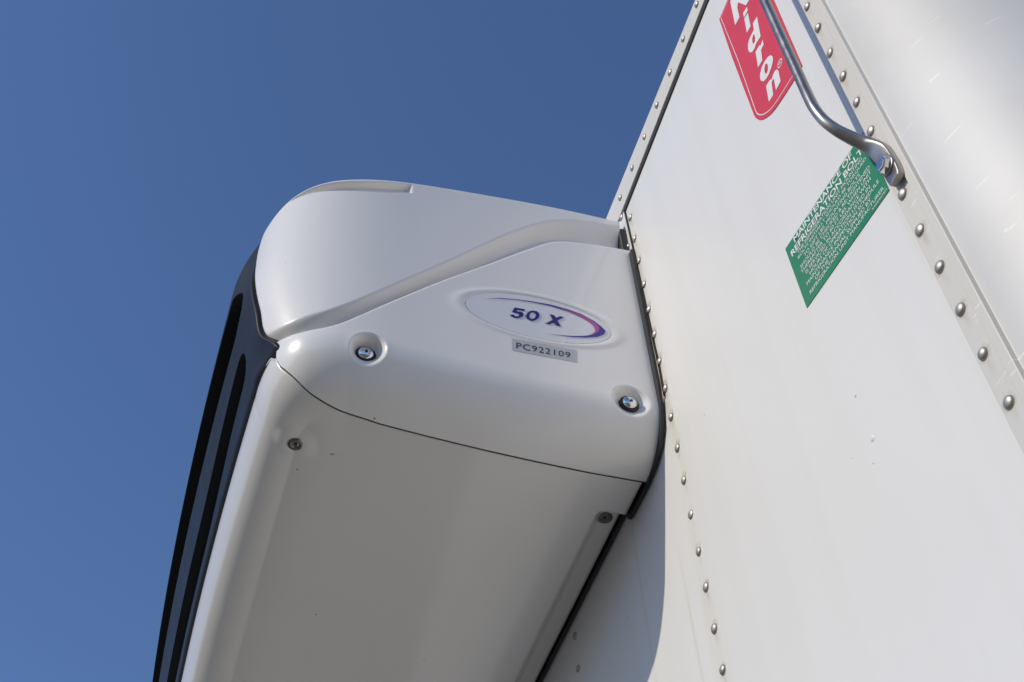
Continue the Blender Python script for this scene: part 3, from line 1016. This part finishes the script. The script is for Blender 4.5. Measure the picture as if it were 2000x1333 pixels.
# ------------------------------------------------------------------ green maintenance label
TL, TR, BR, BL = [np.array(p) for p in ((.7228, 1.1916), (.5412, 1.1576), (.5447, 1.0505), (.7222, 1.0804))]
sticker = thing('maintenance_label', 'green sheared label of white capitals about refrigeration bolts, tucked under the grab handle foot', 'label')
def on_label(a, t):
    return (TL * (1 - a) + TR * a) * (1 - t) + (BL * (1 - a) + BR * a) * t
link('label_face', face_towards(prism('label_face', [[tuple(TL), tuple(TR), tuple(BR), tuple(BL)]], lambda h, u: P(h, .0009, u), lambda h, u: P(h, .0001, u)), (0, 1, 0)), M_GREEN, sticker)
LINES = [('MAINTENANCE OF', .11, .85, .105, .092, .02), ('REFRIGERATION BOLTS', .04, .98, .222, .092, .02),
         ('THE REFRIGERATION UNIT MOUNTING', .10, .91), ('BOLTS INITIALLY SHOULD BE TORQUED', .09, .94), ('TO 60FT LBS. MOUNTING BOLTS', .15, .845),
         ('SHOULD BE CHECKED & RE-TIGHTENED', .08, .94), ('THEREAFTER TO 60 FT LBS. WHEN UNIT', .07, .935), ('IS SERVICED IN ACCORDANCE WITH', .11, .91),
         ('HOURS OF OPERATION LISTED IN', .14, .88), ('MAINTENANCE INSPECTION SCHEDULE', .08, .96), ('OF THE MANUAL SUPPLIED BY', .17, .85), ('REFRIGERATION UNIT MANUFACTURER.', .08, .98)]
for i, L_ in enumerate(LINES):
    body, a0, a1 = L_[:3]
    t0, cap, bold = (L_[3], L_[4], L_[5]) if len(L_) > 3 else (.288 + .0705 * (i - 2), .050, .0)
    vv, ff, _ = text_geo(body, bold)
    pts = []
    for x, y in vv:
        q = on_label(a0 + (a1 - a0) * x, t0 - cap * y)
        pts.append(P(q[0], .0013, q[1]))
    link('text_line', face_towards(mesh('text_line', pts, ff, False), (0, 1, 0)), M_WHITEPRINT, sticker)
vv, ff, _ = text_geo('K020A675M', .0)
link('text_line', face_towards(mesh('text_line', [P(*(lambda q: (q[0], .0013, q[1]))(on_label(.83 + .16 * x, .975 - .026 * y))) for x, y in vv], ff, False), (0, 1, 0)), M_WHITEPRINT, sticker)

# ------------------------------------------------------------------ grab handle
handle = thing('grab_handle', 'bent steel tube grab handle bolted to the wall beside the corner rivets', 'handle')
HH = .5325
def handle_half():
    # n, u, half width along h, half thickness, h shift
    return [(.0605, 1.46, .0056, .0056, 0), (.0605, 1.34, .0056, .0056, 0), (.0605, 1.24, .0056, .0056, 0), (.0605, 1.182, .0056, .0056, 0),
            (.0587, 1.159, .0057, .0057, 0), (.0535, 1.1405, .0060, .0058, 0), (.0445, 1.1265, .0065, .0059, -.0005), (.0340, 1.1165, .0072, .0060, -.0015),
            (.0250, 1.1085, .0080, .0060, -.003), (.0185, 1.1010, .0088, .0056, -.005), (.0140, 1.0930, .0095, .0049, -.007), (.0115, 1.0850, .0102, .0044, -.0085),
            (.0104, 1.0760, .0105, .0040, -.0095), (.0101, 1.0600, .0106, .0038, -.0105), (.0100, 1.0440, .0104, .0038, -.011), (.0100, 1.0330, .0092, .0038, -.011), (.0100, 1.0300, .0078, .0036, -.011)]
def sweep(path, name):
    pts = np.array([(p[0], p[1]) for p in path])
    # resample smoothly
    tt = np.arange(len(path)); dense = np.linspace(0, len(path) - 1, (len(path) - 1) * 6 + 1)
    cols = [curve(list(zip(tt, [p[k] for p in path])))(dense) for k in range(5)]
    n_, u_, wa, wb, dh = cols
    tn, tu = np.gradient(n_), np.gradient(u_)
    L = np.hypot(tn, tu); tn /= L; tu /= L
    seg = 24
    V = []
    for i in range(len(dense)):
        flat = np.clip((.0058 - wb[i]) / .0018, 0, 1)
        ex = 2 + 5 * flat
        for k in range(seg):
            a = 2 * math.pi * k / seg
            ca, sa = math.cos(a), math.sin(a)
            x = math.copysign(abs(ca) ** (2 / ex), ca) * wa[i]
            y = math.copysign(abs(sa) ** (2 / ex), sa) * wb[i]
            # y along the in-plane normal (tu, -tn)
            V.append(P(HH + dh[i] + x, n_[i] + y * -tu[i], u_[i] + y * tn[i]))
    F = []
    for i in range(len(dense) - 1):
        for k in range(seg):
            k2 = (k + 1) % seg
            F.append((i * seg + k, i * seg + k2, (i + 1) * seg + k2, (i + 1) * seg + k))
    F.append(tuple(range(seg))[::-1]); F.append(tuple((len(dense) - 1) * seg + k for k in range(seg)))
    me = mesh(name, V, F)
    bm = bmesh.new(); bm.from_mesh(me); bmesh.ops.recalc_face_normals(bm, faces=bm.faces[:]); bm.to_mesh(me); bm.free()
    me.polygons.foreach_set('use_smooth', [True] * len(me.polygons))
    return me
half = handle_half()
UM = 1.46
full = [(p[0], 2 * UM - p[1], p[2], p[3], p[4]) for p in half[1:]][::-1] + half
tube = link('tube', sweep(full, 'tube'), M_STEEL, handle)
es = tube.modifiers.new('edge', 'EDGE_SPLIT'); es.split_angle = math.radians(50)

def bolt_head(u):
    bm = bmesh.new()
    bmesh.ops.create_cone(bm, cap_ends=True, segments=6, radius1=.0086, radius2=.0086, depth=.0090)
    bmesh.ops.translate(bm, vec=(0, 0, .0045), verts=bm.verts[:])
    bmesh.ops.bevel(bm, geom=[e for e in bm.edges if e.verts[0].co.z > .008 and e.verts[1].co.z > .008], offset=.0018, segments=3, affect='EDGES')
    me = bpy.data.meshes.new('bolt_head'); bm.to_mesh(me); bm.free()
    o = link('bolt_head', me, M_CHROME, handle)
    place(o, (HH - .0115, .0140, u), (0, 1, 0), .3)
    w = link('washer', lathe_mesh('washer', [(.0108, -.0002), (.0108, .0012), (.0080, .0014)], 28), M_STEEL, o)
for u in (1.053, 2 * UM - 1.053):
    bolt_head(u)
